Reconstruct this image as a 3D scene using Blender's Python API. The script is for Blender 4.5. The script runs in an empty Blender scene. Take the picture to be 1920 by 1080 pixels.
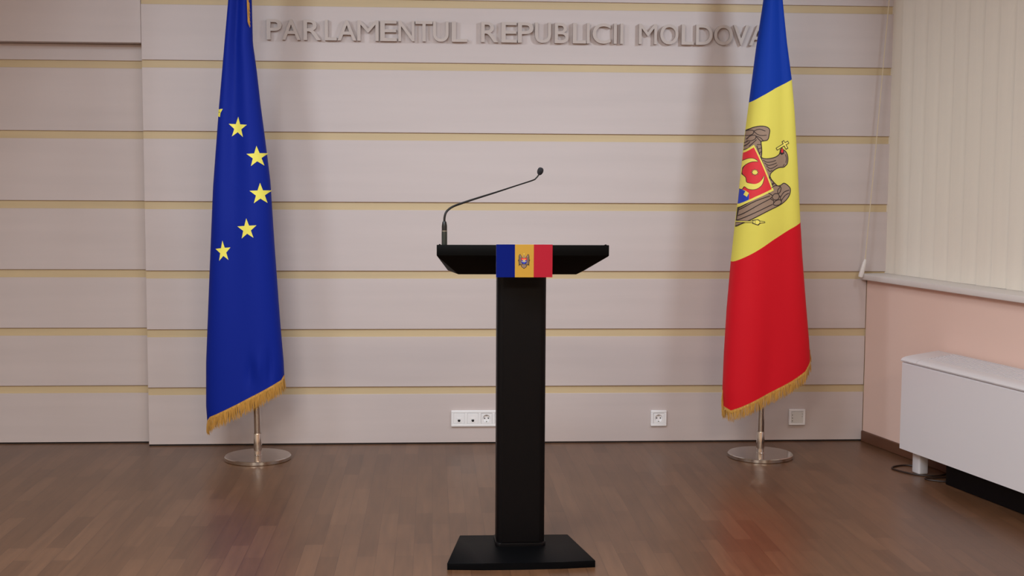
import bpy, bmesh, math, random
from mathutils import Vector, Matrix, geometry

random.seed(7)
SC = bpy.context.scene
COL = SC.collection
PI = math.pi

# ------------------------------------------------------------------ camera, world, light, exposure
cam_d = bpy.data.cameras.new('camera')
cam_d.sensor_width = 36.0
cam_d.lens = 2396.26 / 1920 * 36.0
cam_d.clip_start = 0.05
cam = bpy.data.objects.new('camera', cam_d)
COL.objects.link(cam)
cam.matrix_world = Matrix(((0.99806078, -0.00018078, -0.06224667, 0.0),
                           (-0.06199481, 0.08702565, -0.99427520, 0.0),
                           (0.00559680, 0.99620606, 0.08684568, 1.38),
                           (0, 0, 0, 1)))
SC.camera = cam

world = bpy.data.worlds.new('world')
SC.world = world
world.use_nodes = True
world.node_tree.nodes['Background'].inputs[0].default_value = (0.75, 0.8, 0.9, 1)
world.node_tree.nodes['Background'].inputs[1].default_value = 0.15

SC.view_settings.view_transform = 'Standard'
SC.view_settings.look = 'None'
SC.view_settings.gamma = 1.0
SC.view_settings.use_curve_mapping = False
SC.view_settings.exposure = 0.2


def area_light(name, loc, target, sx, sy, watts, col, spread=180):
    d = bpy.data.lights.new(name, 'AREA')
    d.shape = 'RECTANGLE'
    d.size, d.size_y = sx, sy
    d.energy = watts
    d.color = col
    d.spread = math.radians(spread)
    o = bpy.data.objects.new(name, d)
    COL.objects.link(o)
    o.location = loc
    v = Vector(target) - Vector(loc)
    o.rotation_euler = v.to_track_quat('-Z', 'Y').to_euler()
    return o


NEUT = (0.78, 0.91, 1.0)
COOL = (0.74, 0.88, 1.0)
WARM = (1.0, 0.87, 0.70)


def panel(x, y, watts, col=NEUT, sx=1.2, sy=0.6):
    area_light('ceiling_lamp', (x, y, 2.88), (x, y, 0), sx, sy, watts, col)


panel(0.30, 4.35, 20, NEUT, 1.2, 0.4)
panel(-1.10, 2.60, 88, NEUT)
panel(-0.20, 1.60, 50, NEUT)
panel(-1.6, -0.6, 105, WARM)
panel(1.6, -0.6, 100, WARM)
# two ceiling spots washing the inscription wall
area_light('track_spot', (2.45, 4.40, 2.82), (0.35, 6.53, 1.35), 0.4, 0.4, 9.0, COOL, 86)
area_light('track_spot', (-1.95, 4.40, 2.82), (0.35, 6.53, 1.35), 0.4, 0.4, 6.6, COOL, 94)


# ------------------------------------------------------------------ helpers
def lin(c):
    return tuple((v / 255 / 12.92) if v / 255 <= 0.04045 else ((v / 255 + 0.055) / 1.055) ** 2.4 for v in c) + (1.0,)


def tag(o, label=None, cat=None, group=None, kind=None):
    if label: o['label'] = label
    if cat: o['category'] = cat
    if group: o['group'] = group
    if kind: o['kind'] = kind
    return o


def empty(name, loc, label=None, cat=None, group=None, rz=0.0):
    o = bpy.data.objects.new(name, None)
    COL.objects.link(o)
    o.location = loc
    o.rotation_euler = (0, 0, rz)
    o.empty_display_size = 0.05
    return tag(o, label, cat, group)


def obj(name, bm, mats, parent=None, smooth=0.6, loc=None, rz=None, normals=True):
    if normals:
        bmesh.ops.recalc_face_normals(bm, faces=bm.faces)
    me = bpy.data.meshes.new(name)
    bm.to_mesh(me)
    bm.free()
    for m in (mats if isinstance(mats, (list, tuple)) else [mats]):
        me.materials.append(m)
    if smooth:
        for p in me.polygons:
            p.use_smooth = True
        me.set_sharp_from_angle(angle=smooth)
    o = bpy.data.objects.new(name, me)
    COL.objects.link(o)
    if parent is not None:
        o.parent = parent
        pl = parent
        m = Matrix.Identity(4)
        while pl is not None:                       # meshes are written in scene metres; keep them there
            m = pl.matrix_basis @ m
            pl = pl.parent
        if loc is None:
            o.matrix_basis = m.inverted() @ (Matrix.Identity(4))
    if loc is not None:
        o.location = loc
    if rz is not None:
        o.rotation_euler = (0, 0, rz)
    return o


def xform(bm, verts, M):
    if M is not None:
        bmesh.ops.transform(bm, matrix=M, verts=verts)


def add_box(bm, x0, x1, y0, y1, z0, z1, bevel=0.0, mat=0, M=None, seg=2):
    vs = [bm.verts.new((x, y, z)) for z in (z0, z1) for y in (y0, y1) for x in (x0, x1)]
    idx = [(0, 2, 3, 1), (4, 5, 7, 6), (0, 1, 5, 4), (2, 6, 7, 3), (0, 4, 6, 2), (1, 3, 7, 5)]
    fs = [bm.faces.new([vs[i] for i in q]) for q in idx]
    for f in fs: f.material_index = mat
    if bevel > 0:
        es = list({e for f in fs for e in f.edges})
        r = bmesh.ops.bevel(bm, geom=es, offset=bevel, segments=seg, profile=0.5, affect='EDGES', clamp_overlap=True)
        allv = set(v for f in r['faces'] for v in f.verts)
        for f in r['faces']: f.material_index = mat
        for v in list(allv):
            for f in v.link_faces:
                f.material_index = mat
                for w in f.verts: allv.add(w)
        vs = list(allv)
    xform(bm, vs, M)
    return vs


def add_prism(bm, poly, axis, a0, a1, mat=0, M=None):
    """poly in the two other axes; extruded along axis from a0 to a1"""
    def P(p, a):
        if axis == 'x': return (a, p[0], p[1])
        if axis == 'y': return (p[0], a, p[1])
        return (p[0], p[1], a)
    A = [bm.verts.new(P(p, a0)) for p in poly]
    B = [bm.verts.new(P(p, a1)) for p in poly]
    n = len(poly)
    fs = [bm.faces.new(A[::-1]), bm.faces.new(B)]
    for i in range(n):
        fs.append(bm.faces.new((A[i], A[(i + 1) % n], B[(i + 1) % n], B[i])))
    for f in fs: f.material_index = mat
    xform(bm, A + B, M)
    return A + B


def add_lathe(bm, prof, c, seg=32, mat=0, M=None, cap=True):
    """prof: list of (r, z); rotated about z through c"""
    rings = []
    for r, z in prof:
        if r < 1e-6:
            rings.append([bm.verts.new((c[0], c[1], c[2] + z))])
        else:
            rings.append([bm.verts.new((c[0] + r * math.cos(2 * PI * k / seg), c[1] + r * math.sin(2 * PI * k / seg), c[2] + z)) for k in range(seg)])
    for a, b in zip(rings[:-1], rings[1:]):
        for k in range(seg):
            k2 = (k + 1) % seg
            if len(a) == 1 and len(b) == 1: continue
            if len(a) == 1: f = bm.faces.new((a[0], b[k], b[k2]))
            elif len(b) == 1: f = bm.faces.new((a[k], b[0], a[k2]))
            else: f = bm.faces.new((a[k], b[k], b[k2], a[k2]))
            f.material_index = mat
    if cap:
        for r in (rings[0], rings[-1]):
            if len(r) > 1: bm.faces.new(r).material_index = mat
    xform(bm, [v for r in rings for v in r], M)


def add_tube(bm, pts, rad, seg=10, mat=0, cap=True):
    pts = [Vector(p) for p in pts]
    n = len(pts)
    rads = rad if isinstance(rad, (list, tuple)) else [rad] * n
    rings = []
    ref = Vector((0, 0, 1))
    prev = None
    for i, p in enumerate(pts):
        t = (pts[min(i + 1, n - 1)] - pts[max(i - 1, 0)]).normalized()
        if prev is None:
            a = ref if abs(t.z) < 0.9 else Vector((0, 1, 0))
            x = t.cross(a).normalized()
        else:
            x = (prev - t * prev.dot(t)).normalized()
        prev = x
        y = t.cross(x)
        rings.append([bm.verts.new(p + (x * math.cos(2 * PI * k / seg) + y * math.sin(2 * PI * k / seg)) * rads[i]) for k in range(seg)])
    for a, b in zip(rings[:-1], rings[1:]):
        for k in range(seg):
            bm.faces.new((a[k], a[(k + 1) % seg], b[(k + 1) % seg], b[k])).material_index = mat
    if cap:
        bm.faces.new(rings[0][::-1]).material_index = mat
        bm.faces.new(rings[-1]).material_index = mat


def smooth_path(pts, sub=6):
    """Catmull-Rom through the points"""
    P = [Vector(p) for p in pts]
    out = []
    for i in range(len(P) - 1):
        p0, p1, p2, p3 = P[max(i - 1, 0)], P[i], P[i + 1], P[min(i + 2, len(P) - 1)]
        for k in range(sub):
            t = k / sub
            out.append(0.5 * ((2 * p1) + (p2 - p0) * t + (2 * p0 - 5 * p1 + 4 * p2 - p3) * t * t + (3 * p1 - p0 - 3 * p2 + p3) * t ** 3))
    out.append(P[-1])
    return out


def interp(tab, x):
    """piecewise linear with end slopes kept; tab sorted by key"""
    if x <= tab[0][0]: a, b = tab[0], tab[1]
    elif x >= tab[-1][0]: a, b = tab[-2], tab[-1]
    else:
        for a, b in zip(tab[:-1], tab[1:]):
            if a[0] <= x <= b[0]: break
    return a[1] + (b[1] - a[1]) * (x - a[0]) / (b[0] - a[0])


# ------------------------------------------------------------------ materials
def mat(name, rgb, rough=0.5, metal=0.0, spec=0.5, bump=None, var=None, sheen=0.0, coat=0.0):
    """rgb sRGB 0-255; var=(scale xyz, amount): soft noise on the colour; bump=(scale xyz, strength)"""
    m = bpy.data.materials.new(name)
    m.use_nodes = True
    nt = m.node_tree
    b = nt.nodes['Principled BSDF']
    c = lin(rgb)
    b.inputs['Base Color'].default_value = c
    b.inputs['Roughness'].default_value = rough
    b.inputs['Metallic'].default_value = metal
    b.inputs['Specular IOR Level'].default_value = spec
    if sheen: b.inputs['Sheen Weight'].default_value = sheen
    if coat: b.inputs['Coat Weight'].default_value = coat
    tc = nt.nodes.new('ShaderNodeTexCoord')

    def noise(scale, detail=4):
        mp = nt.nodes.new('ShaderNodeMapping')
        mp.inputs['Scale'].default_value = scale
        nt.links.new(tc.outputs['Object'], mp.inputs['Vector'])
        n = nt.nodes.new('ShaderNodeTexNoise')
        n.inputs['Scale'].default_value = 1.0
        n.inputs['Detail'].default_value = detail
        nt.links.new(mp.outputs[0], n.inputs['Vector'])
        return n
    if var:
        n = noise(var[0])
        mx = nt.nodes.new('ShaderNodeMix')
        mx.data_type = 'RGBA'
        a = var[1]
        mx.inputs['A'].default_value = tuple(v * (1 - a) for v in c[:3]) + (1,)
        mx.inputs['B'].default_value = tuple(min(1, v * (1 + a)) for v in c[:3]) + (1,)
        nt.links.new(n.outputs['Fac'], mx.inputs['Factor'])
        nt.links.new(mx.outputs['Result'], b.inputs['Base Color'])
    if bump:
        n = noise(bump[0])
        bp = nt.nodes.new('ShaderNodeBump')
        bp.inputs['Strength'].default_value = bump[1]
        bp.inputs['Distance'].default_value = 0.002
        nt.links.new(n.outputs['Fac'], bp.inputs['Height'])
        nt.links.new(bp.outputs[0], b.inputs['Normal'])
    return m


def parquet():
    m = bpy.data.materials.new('oak_parquet')
    m.use_nodes = True
    nt = m.node_tree
    N, Lk = nt.nodes, nt.links
    b = N['Principled BSDF']
    tc = N.new('ShaderNodeTexCoord')
    sep = N.new('ShaderNodeSeparateXYZ')
    Lk.new(tc.outputs['Object'], sep.inputs[0])
    cmb = N.new('ShaderNodeCombineXYZ')              # strips run away from the viewer, towards the panelled wall
    Lk.new(sep.outputs['Y'], cmb.inputs['X'])
    Lk.new(sep.outputs['X'], cmb.inputs['Y'])

    def brick(w, h, c1, c2, off, fr):
        k = N.new('ShaderNodeTexBrick')
        k.offset = off
        k.offset_frequency = fr
        k.inputs['Scale'].default_value = 1.0
        k.inputs['Brick Width'].default_value = w
        k.inputs['Row Height'].default_value = h
        k.inputs['Mortar Size'].default_value = 0.0006
        k.inputs['Mortar Smooth'].default_value = 0.3
        k.inputs['Color1'].default_value = c1
        k.inputs['Color2'].default_value = c2
        k.inputs['Mortar'].default_value = tuple(0.45 * v for v in c1[:3]) + (1,)
        Lk.new(cmb.outputs[0], k.inputs['Vector'])
        return k
    k1 = brick(0.43, 0.068, lin((93, 62, 41)), lin((110, 76, 53)), 0.37, 2)
    mp = N.new('ShaderNodeMapping')
    mp.inputs['Scale'].default_value = (26, 2.2, 1)
    Lk.new(tc.outputs['Object'], mp.inputs['Vector'])
    n = N.new('ShaderNodeTexNoise')
    n.inputs['Scale'].default_value = 1.6
    n.inputs['Detail'].default_value = 6
    Lk.new(mp.outputs[0], n.inputs['Vector'])
    ov = N.new('ShaderNodeMix')
    ov.data_type = 'RGBA'
    ov.blend_type = 'MULTIPLY'
    ov.inputs['Factor'].default_value = 0.45
    cr = N.new('ShaderNodeValToRGB')
    cr.color_ramp.elements[0].position = 0.25
    cr.color_ramp.elements[0].color = (0.55, 0.55, 0.55, 1)
    cr.color_ramp.elements[1].position = 0.7
    cr.color_ramp.elements[1].color = (1.15, 1.15, 1.15, 1)
    Lk.new(n.outputs['Fac'], cr.inputs[0])
    Lk.new(k1.outputs['Color'], ov.inputs['A'])
    Lk.new(cr.outputs['Color'], ov.inputs['B'])
    Lk.new(ov.outputs['Result'], b.inputs['Base Color'])
    b.inputs['Roughness'].default_value = 0.34
    b.inputs['Specular IOR Level'].default_value = 0.46
    bp = N.new('ShaderNodeBump')
    bp.inputs['Strength'].default_value = 0.12
    bp.inputs['Distance'].default_value = 0.001
    Lk.new(n.outputs['Fac'], bp.inputs['Height'])
    Lk.new(bp.outputs[0], b.inputs['Normal'])
    return m


M_FLOOR = parquet()
M_VENEER = mat('pale_wood_veneer', (196, 182, 179), 0.5, var=((0.9, 6, 16), 0.07))
M_GROOVE = mat('raw_beech_groove', (196, 173, 136), 0.6, var=((1.5, 6, 30), 0.10))
M_PINK = mat('pink_wall_paint', (230, 197, 184), 0.85, bump=((40, 40, 40), 0.1))
M_WHITE_PAINT = mat('ceiling_paint', (225, 220, 212), 0.9, var=((3, 3, 3), 0.02))
M_CREAM = mat('cream_wall_paint', (214, 198, 182), 0.9, var=((3, 3, 3), 0.02))
M_SKIRT = mat('dark_wood_skirting', (96, 60, 42), 0.45, var=((5, 5, 60), 0.15))
M_SILL = mat('white_sill_laminate', (226, 218, 214), 0.4, var=((4, 4, 4), 0.02))
M_BLIND = mat('cream_blind_fabric', (232, 222, 210), 0.85, bump=((300, 300, 60), 0.15), var=((40, 40, 1.5), 0.03))
M_FRAME = mat('window_frame_white', (225, 222, 218), 0.4, var=((3, 3, 3), 0.02))
M_CORD = mat('cream_cord', (214, 196, 168), 0.7, var=((90, 90, 90), 0.05))
M_PLAST = mat('white_plastic', (236, 233, 234), 0.35, var=((20, 20, 20), 0.01))
M_PLAST_GREY = mat('grey_white_plastic', (214, 210, 206), 0.4, var=((20, 20, 20), 0.01))
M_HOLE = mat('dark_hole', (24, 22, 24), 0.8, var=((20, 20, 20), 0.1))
M_CHROME = mat('polished_steel', (205, 198, 192), 0.12, 1.0, var=((8, 8, 8), 0.03))
M_AC = mat('white_enamel', (220, 214, 217), 0.4, var=((2, 2, 2), 0.015))
M_AC_SLOT = mat('grille_gap', (90, 86, 86), 0.7, var=((20, 20, 20), 0.05))
M_CABLE = mat('dark_brown_cable', (44, 26, 20), 0.5, var=((30, 30, 30), 0.1))
M_BLACK = mat('black_satin_laminate', (9, 9, 11), 0.5, spec=0.04, var=((6, 6, 6), 0.08))
M_BLACK_TOP = mat('black_desk_laminate', (6, 6, 6), 0.6, spec=0.08, var=((5, 5, 5), 0.08))
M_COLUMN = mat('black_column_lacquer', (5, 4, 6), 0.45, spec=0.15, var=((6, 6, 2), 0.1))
M_MIC = mat('black_mic_metal', (30, 28, 28), 0.35, 0.3, var=((60, 60, 60), 0.1))
M_MIC_BODY = mat('grey_green_mic_body', (50, 54, 50), 0.35, 0.4, var=((60, 60, 60), 0.1))
M_RING = mat('steel_ring', (170, 172, 165), 0.3, 1.0, var=((30, 30, 30), 0.05))
M_FOAM = mat('black_foam', (30, 27, 32), 0.95, bump=((700, 700, 700), 0.6))
M_LETTER = mat('beige_letter', (186, 171, 164), 0.5, var=((12, 12, 12), 0.03))
CLOTH = dict(spec=0.12, bump=((260, 260, 260), 0.12))
M_EU = mat('blue_flag_satin', (10, 34, 134), 0.6, **CLOTH)
M_BLUE = mat('royal_blue_stripe', (9, 51, 150), 0.6, **CLOTH)
M_YEL = mat('yellow_stripe', (224, 209, 92), 0.6, **CLOTH)
M_RED = mat('red_stripe', (206, 22, 36), 0.55, **CLOTH)
M_STAR = mat('yellow_star', (240, 226, 92), 0.6, var=((60, 60, 60), 0.03))
M_GOLD = mat('gold_fringe', (196, 144, 62), 0.5, sheen=0.2, var=((150, 150, 20), 0.28))
M_EAGLE = mat('eagle_brown', (150, 122, 102), 0.65, var=((80, 80, 80), 0.05))
M_INK = mat('dark_outline', (44, 26, 24), 0.7, var=((80, 80, 80), 0.05))
M_SH_RED = mat('shield_red', (222, 34, 46), 0.6, var=((80, 80, 80), 0.03))
M_SH_BLUE = mat('shield_blue', (18, 52, 176), 0.6, var=((80, 80, 80), 0.03))
M_SH_YEL = mat('shield_yellow', (238, 220, 96), 0.6, var=((80, 80, 80), 0.03))
M_CARD_BLUE = mat('card_blue', (7, 24, 106), 0.6, spec=0.06, var=((30, 30, 30), 0.02))
M_CARD_YEL = mat('card_yellow', (190, 146, 56), 0.6, spec=0.15, var=((30, 30, 30), 0.02))
M_CARD_RED = mat('card_red', (170, 28, 46), 0.6, spec=0.15, var=((30, 30, 30), 0.02))
M_CARD_BACK = mat('card_edge', (205, 200, 205), 0.5, var=((30, 30, 30), 0.02))
g = bpy.data.materials.new('window_glass')
g.use_nodes = True
g.node_tree.nodes['Principled BSDF'].inputs['Transmission Weight'].default_value = 1.0
g.node_tree.nodes['Principled BSDF'].inputs['Roughness'].default_value = 0.02
M_GLASS = g

# ------------------------------------------------------------------ the room
ZC = 2.92
WY = 6.53                                    # front face of the panelled wall
RY = 6.605                                   # front face of the recessed part on the left
XL = -3.4
YB = -3.2
ANG = math.radians(12.2)                     # the window wall opens outwards by this much
RO = Vector((2.268, 6.53, 0))                # the corner
RDV = Vector((math.sin(ANG), -math.cos(ANG), 0))
RN = Vector((math.cos(ANG), math.sin(ANG), 0))
RZ = -(PI / 2 - ANG)
RM = Matrix.Translation(RO) @ Matrix.Rotation(RZ, 4, 'Z')    # local x along the wall, local y out of the room

bm = bmesh.new()
add_box(bm, XL - 0.3, 5.2, YB - 0.3, 6.9, -0.1, 0.0)
tag(obj('floor', bm, M_FLOOR, smooth=0), kind='structure')
bm = bmesh.new()
add_box(bm, XL - 0.3, 5.2, YB - 0.3, 6.9, ZC, ZC + 0.1)
tag(obj('ceiling', bm, M_WHITE_PAINT, smooth=0), kind='structure')
bm = bmesh.new()
add_box(bm, XL - 0.12, XL, YB, 6.9, 0, ZC)
tag(obj('wall_left', bm, M_CREAM, smooth=0), kind='structure')
bm = bmesh.new()
add_box(bm, XL, 5.2, YB - 0.12, YB, 0, ZC)
tag(obj('wall_front', bm, M_CREAM, smooth=0), kind='structure')

PL = [(0.007, 0.261), (0.300, 0.558), (0.598, 0.857), (0.897, 1.207), (1.247, 1.559), (1.598, 1.911), (1.949, 2.222), (2.261, 2.585), (2.625, ZC)]


def plank(bm, x0, x1, yf, yb, z0, z1):
    add_box(bm, x0, x1, yf, yb, z0, z1, bevel=0.0015, mat=0, seg=1)


bm = bmesh.new()
add_box(bm, -1.4427, 2.62, WY + 0.009, WY + 0.30, 0, ZC, mat=1)
for z0, z1 in PL:
    plank(bm, -1.4427, 2.2655 if z1 < 0.87 else 2.60, WY, WY + 0.010, z0, z1)
add_box(bm, -1.4427, 2.27, WY + 0.006, WY + 0.0095, 0, 0.0068, mat=2)  # dark strip: shade of the gap below the panels, put in as colour
tag(obj('wall_back', bm, [M_VENEER, M_GROOVE, M_HOLE], smooth=0), kind='structure')

bm = bmesh.new()
add_box(bm, XL, -1.4427, RY + 0.009, RY + 0.22, 0, ZC, mat=1)
for z0, z1 in PL[:-2]:
    plank(bm, XL, -1.4427, RY, RY + 0.010, z0, min(z1, 2.03))
add_box(bm, XL, -1.4427, RY + 0.006, RY + 0.0095, 0, 0.0068, mat=2)  # same painted shadow line under the recessed panels
tag(obj('wall_back_recess', bm, [M_VENEER, M_GROOVE, M_HOLE], smooth=0), kind='structure')
bm = bmesh.new()
add_box(bm, XL, -1.4440, WY + 0.001, RY + 0.02, 2.032, 2.60, bevel=0.0015, seg=1)
add_box(bm, XL, -1.4440, WY + 0.001, RY + 0.02, 2.640, ZC, bevel=0.0015, seg=1)
add_box(bm, XL, -1.4440, WY + 0.019, RY + 0.02, 2.600, 2.640)
tag(obj('wall_back_lintel', bm, M_VENEER, smooth=0), kind='structure')

# the window wall, built in its own axes
SILL_Z = 0.857
bm = bmesh.new()
add_box(bm, 0.0, 9.9, 0.0, 0.30, 0, SILL_Z, M=RM)
add_box(bm, 4.2, 9.9, 0.0, 0.30, SILL_Z, ZC, M=RM)
add_box(bm, 0.0, 4.2, 0.0, 0.30, 2.80, ZC, M=RM)
tag(obj('wall_right', bm, M_PINK, smooth=0), kind='structure')

bm = bmesh.new()
add_box(bm, 0.006, 9.6, -0.014, 0.0, 0, 0.057, bevel=0.003, M=RM, seg=1)
tag(obj('baseboard_right', bm, M_SKIRT, smooth=0), kind='structure')

bm = bmesh.new()
add_box(bm, 0.008, 4.25, -0.05, 0.20, SILL_Z, 0.888, bevel=0.006, M=RM, seg=2)
tag(obj('trim_1', bm, M_SILL), 'white window sill board running along the pink wall', None, None, 'structure')

win = empty('window_1', RM @ Vector((2.1, 0.22, 0.89)), rz=RZ)
win['kind'] = 'structure'
bm = bmesh.new()
for s in (0.12, 1.45, 2.80, 4.13):
    add_box(bm, s - 0.04, s + 0.04, 0.20, 0.26, 0.888, 2.80, bevel=0.004, M=RM, seg=1)
for z in (0.93, 2.76):
    add_box(bm, 0.08, 4.17, 0.202, 0.258, z - 0.04, z + 0.04, bevel=0.004, M=RM, seg=1)
obj('window_frame', bm, M_FRAME, win)
for a, b in ((0.16, 1.41), (1.49, 2.76), (2.84, 4.09)):
    bm = bmesh.new()
    add_box(bm, a, b, 0.226, 0.234, 0.97, 2.72, M=RM)
    obj('window_pane', bm, M_GLASS, win, smooth=0)

# ------------------------------------------------------------------ vertical blind
bl = empty('vertical_blind', RM @ Vector((0, 0.10, 0.90)), 'cream vertical fabric blind closed over the window above the white sill', 'blind', rz=RZ)
bm = bmesh.new()
k = 0
s = 0.062
while s < 4.1:
    th = math.radians(5.5 + random.uniform(-1.2, 1.2))
    w = 0.127
    cs = []
    for i in range(5):
        t = i / 4 - 0.5
        bow = 0.003 * (1 - (2 * t) ** 2)
        cs.append((s + t * w * math.cos(th) - bow * math.sin(th) * 0, 0.10 + t * w * math.sin(th) - bow))
    zb = 0.8884 + random.uniform(0, 0.0006)
    lo = [bm.verts.new(RM @ Vector((x, y, zb))) for x, y in cs]
    hi = [bm.verts.new(RM @ Vector((x, y, 2.74))) for x, y in cs]
    lo2 = [bm.verts.new(RM @ Vector((x, y + 0.0012, zb))) for x, y in cs]
    hi2 = [bm.verts.new(RM @ Vector((x, y + 0.0012, 2.74))) for x, y in cs]
    for i in range(4):
        bm.faces.new((lo[i], lo[i + 1], hi[i + 1], hi[i]))
        bm.faces.new((lo2[i + 1], lo2[i], hi2[i], hi2[i + 1]))
        bm.faces.new((lo[i + 1], lo[i], lo2[i], lo2[i + 1]))
        bm.faces.new((hi[i], hi[i + 1], hi2[i + 1], hi2[i]))
    bm.faces.new((lo[0], hi[0], hi2[0], lo2[0]))
    bm.faces.new((lo[4], lo2[4], hi2[4], hi[4]))
    s += 0.112
obj('slat_curtain', bm, M_BLIND, bl)
bm = bmesh.new()
add_box(bm, 0.0, 4.15, 0.075, 0.125, 2.74, 2.785, bevel=0.004, M=RM)
obj('head_rail', bm, M_FRAME, bl)
bm = bmesh.new()
ct, cb = Vector((2.3179, 6.47, 2.2853)), Vector((2.2335, 6.47, 0.960))
ctop = cb + (ct - cb) * 1.34
add_tube(bm, [ctop, ct, (ct + cb) / 2 + Vector((0.002, 0, 0)), cb], 0.0022, 6)
add_tube(bm, [ctop + Vector((0.006, 0.012, 0)), (ct + cb) / 2 + Vector((0.006, 0.014, 0)), cb + Vector((0.004, 0.008, 0))], 0.0016, 6)
pc = obj('pull_cord', bm, M_CORD, bl)
bm = bmesh.new()
wb = Vector((2.2145, 6.476, 0.872))
ax = (cb - wb)
add_tube(bm, [wb, wb + ax * 0.12, wb + ax * 0.85, cb + ax * 0.05], [0.012, 0.0135, 0.0095, 0.005], 10)
obj('cord_weight', bm, M_SILL, pc)

# ------------------------------------------------------------------ fan coil unit under the window
S0, S1, DF = 0.695, 2.0, 0.225
ac = empty('heater_unit', RM @ Vector((S0, -0.12, 0)), 'white low convector cabinet standing on feet under the window sill', 'heater', rz=RZ)
bm = bmesh.new()
prof = [(-DF, 0.117), (-DF, 0.521), (-DF + 0.006, 0.527), (-0.02, 0.527), (-0.02, 0.150), (-0.05, 0.135), (-0.05, 0.117)]
add_prism(bm, prof, 'x', S0, S1, M=RM)
obj('cabinet_body', bm, M_AC, ac)
lid = [(-DF - 0.004, 0.530), (-DF - 0.006, 0.536), (-DF + 0.002, 0.545), (-DF + 0.022, 0.552), (-0.165, 0.5575), (-0.03, 0.573), (-0.02, 0.570), (-0.02, 0.530)]
bm = bmesh.new()
add_prism(bm, lid, 'x', S0 - 0.004, S0 + 0.118, M=RM)
obj('end_cap', bm, M_AC, ac)
bm = bmesh.new()
lidg = [(-DF - 0.004, 0.530), (-DF - 0.006, 0.536), (-DF + 0.002, 0.545), (-DF + 0.022, 0.552), (-0.172, 0.5567), (-0.172, 0.551), (-0.035, 0.565), (-0.035, 0.5725), (-0.02, 0.572), (-0.02, 0.530)]
add_prism(bm, lidg, 'x', S0 + 0.121, S1 - 0.12, M=RM)
ga = obj('top_grille', bm, M_AC, ac)
bm = bmesh.new()
for q in range(7):
    y = -0.160 + q * 0.0185
    z = 0.5567 + (y + 0.172) * 0.1153
    add_box(bm, S0 + 0.121, S1 - 0.12, y - 0.0062, y + 0.0062, z - 0.006, z, bevel=0.001, M=RM, seg=1)
obj('louvre_bars', bm, M_AC, ga)
bm = bmesh.new()
v = [bm.verts.new(RM @ Vector(p)) for p in ((S0 + 0.122, -0.1715, 0.5515), (S1 - 0.121, -0.1715, 0.5515), (S1 - 0.121, -0.0355, 0.5653), (S0 + 0.122, -0.0355, 0.5653))]
bm.faces.new(v)
obj('grille_floor', bm, M_AC_SLOT, ga, normals=False)
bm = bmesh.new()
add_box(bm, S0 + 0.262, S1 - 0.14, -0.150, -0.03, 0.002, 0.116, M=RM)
obj('underside_shade', bm, M_COLUMN, ac)  # added black box standing in for the deep shade under the cabinet
for s in (S0 + 0.012, S1 - 0.09):
    bm = bmesh.new()
    add_box(bm, s, s + 0.062, -0.165, -0.112, 0.0, 0.118, bevel=0.010, M=RM, seg=3)
    obj('foot', bm, M_AC, ac)

bm = bmesh.new()
zf = 0.0042
loop = [(2.34, 5.90), (2.285, 5.935), (2.235, 5.925), (2.198, 5.895), (2.190, 5.862), (2.208, 5.812), (2.243, 5.757), (2.290, 5.722), (2.36, 5.72), (2.42, 5.77)]
add_tube(bm, smooth_path([(x, y, zf) for x, y in loop]), 0.004, 8)
tag(obj('power_cable', bm, M_CABLE), 'thin dark brown cable looped round the foot of the white cabinet', 'cable')
bm = bmesh.new()
loop = [(2.40, 5.685), (2.32, 5.675), (2.275, 5.672), (2.268, 5.65), (2.29, 5.625), (2.34, 5.60), (2.42, 5.60)]
add_tube(bm, smooth_path([(x, y, zf) for x, y in loop]), 0.004, 8)
tag(obj('power_cable', bm, M_CABLE), 'short black cable bend lying in the shadow under the white cabinet', 'cable')

# ------------------------------------------------------------------ wall inscription, one object per letter
KEYS = [(499.5, -0.824), (602, -0.554), (672, -0.369), (751, -0.159), (845, 0.092), (936, 0.336), (1034, 0.600), (1146, 0.903), (1231, 1.134), (1304, 1.334), (1379, 1.540), (1440, 1.708)]
W1 = [('P', 500, 528), ('A', 529, 563), ('R', 569, 602), ('L', 609, 631.5), ('A', 633, 668), ('M', 670, 710), ('E', 713, 744), ('N', 747, 777), ('T', 779, 811), ('U', 812, 841), ('L', 847, 876)]
W2 = [('R', 902, 934), ('E', 940, 969), ('P', 971, 1000), ('U', 1003, 1033), ('B', 1040, 1066), ('L', 1074, 1099), ('I', 1100, 1105), ('C', 1111, 1145), ('I', 1151, 1156), ('I', 1163, 1168)]
W3 = [('M', 1198, 1232), ('O', 1238, 1272), ('L', 1278, 1301), ('D', 1305, 1336), ('O', 1339, 1374), ('V', 1375, 1404), ('A', 1405, 1438)]
WHERE = {
    0: ['at the start of the word PARLAMENTUL', 'right after the P of PARLAMENTUL', 'between the first A and first L of PARLAMENTUL', 'between the R and second A of PARLAMENTUL', 'between the first L and the M of PARLAMENTUL', 'between the second A and the E of PARLAMENTUL', 'between the M and N of PARLAMENTUL', 'between the E and T of PARLAMENTUL', 'between the N and U of PARLAMENTUL', 'between the T and last L of PARLAMENTUL', 'at the end of the word PARLAMENTUL'],
    1: ['at the start of the word REPUBLICII', 'between the R and P of REPUBLICII', 'between the E and U of REPUBLICII', 'between the P and B of REPUBLICII', 'between the U and L of REPUBLICII', 'between the B and first I of REPUBLICII', 'between the L and C of REPUBLICII', 'in the word REPUBLICII after its first I', 'right after the C of REPUBLICII', 'at the end of the word REPUBLICII'],
    2: ['at the start of the word MOLDOVA', 'between the M and L of MOLDOVA', 'between the first O and the D of MOLDOVA', 'between the L and second O of MOLDOVA', 'between the D and V of MOLDOVA', 'between the second O and the A of MOLDOVA', 'at the end of MOLDOVA, half behind the tricolour flag'],
}
glyph = {}


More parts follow.
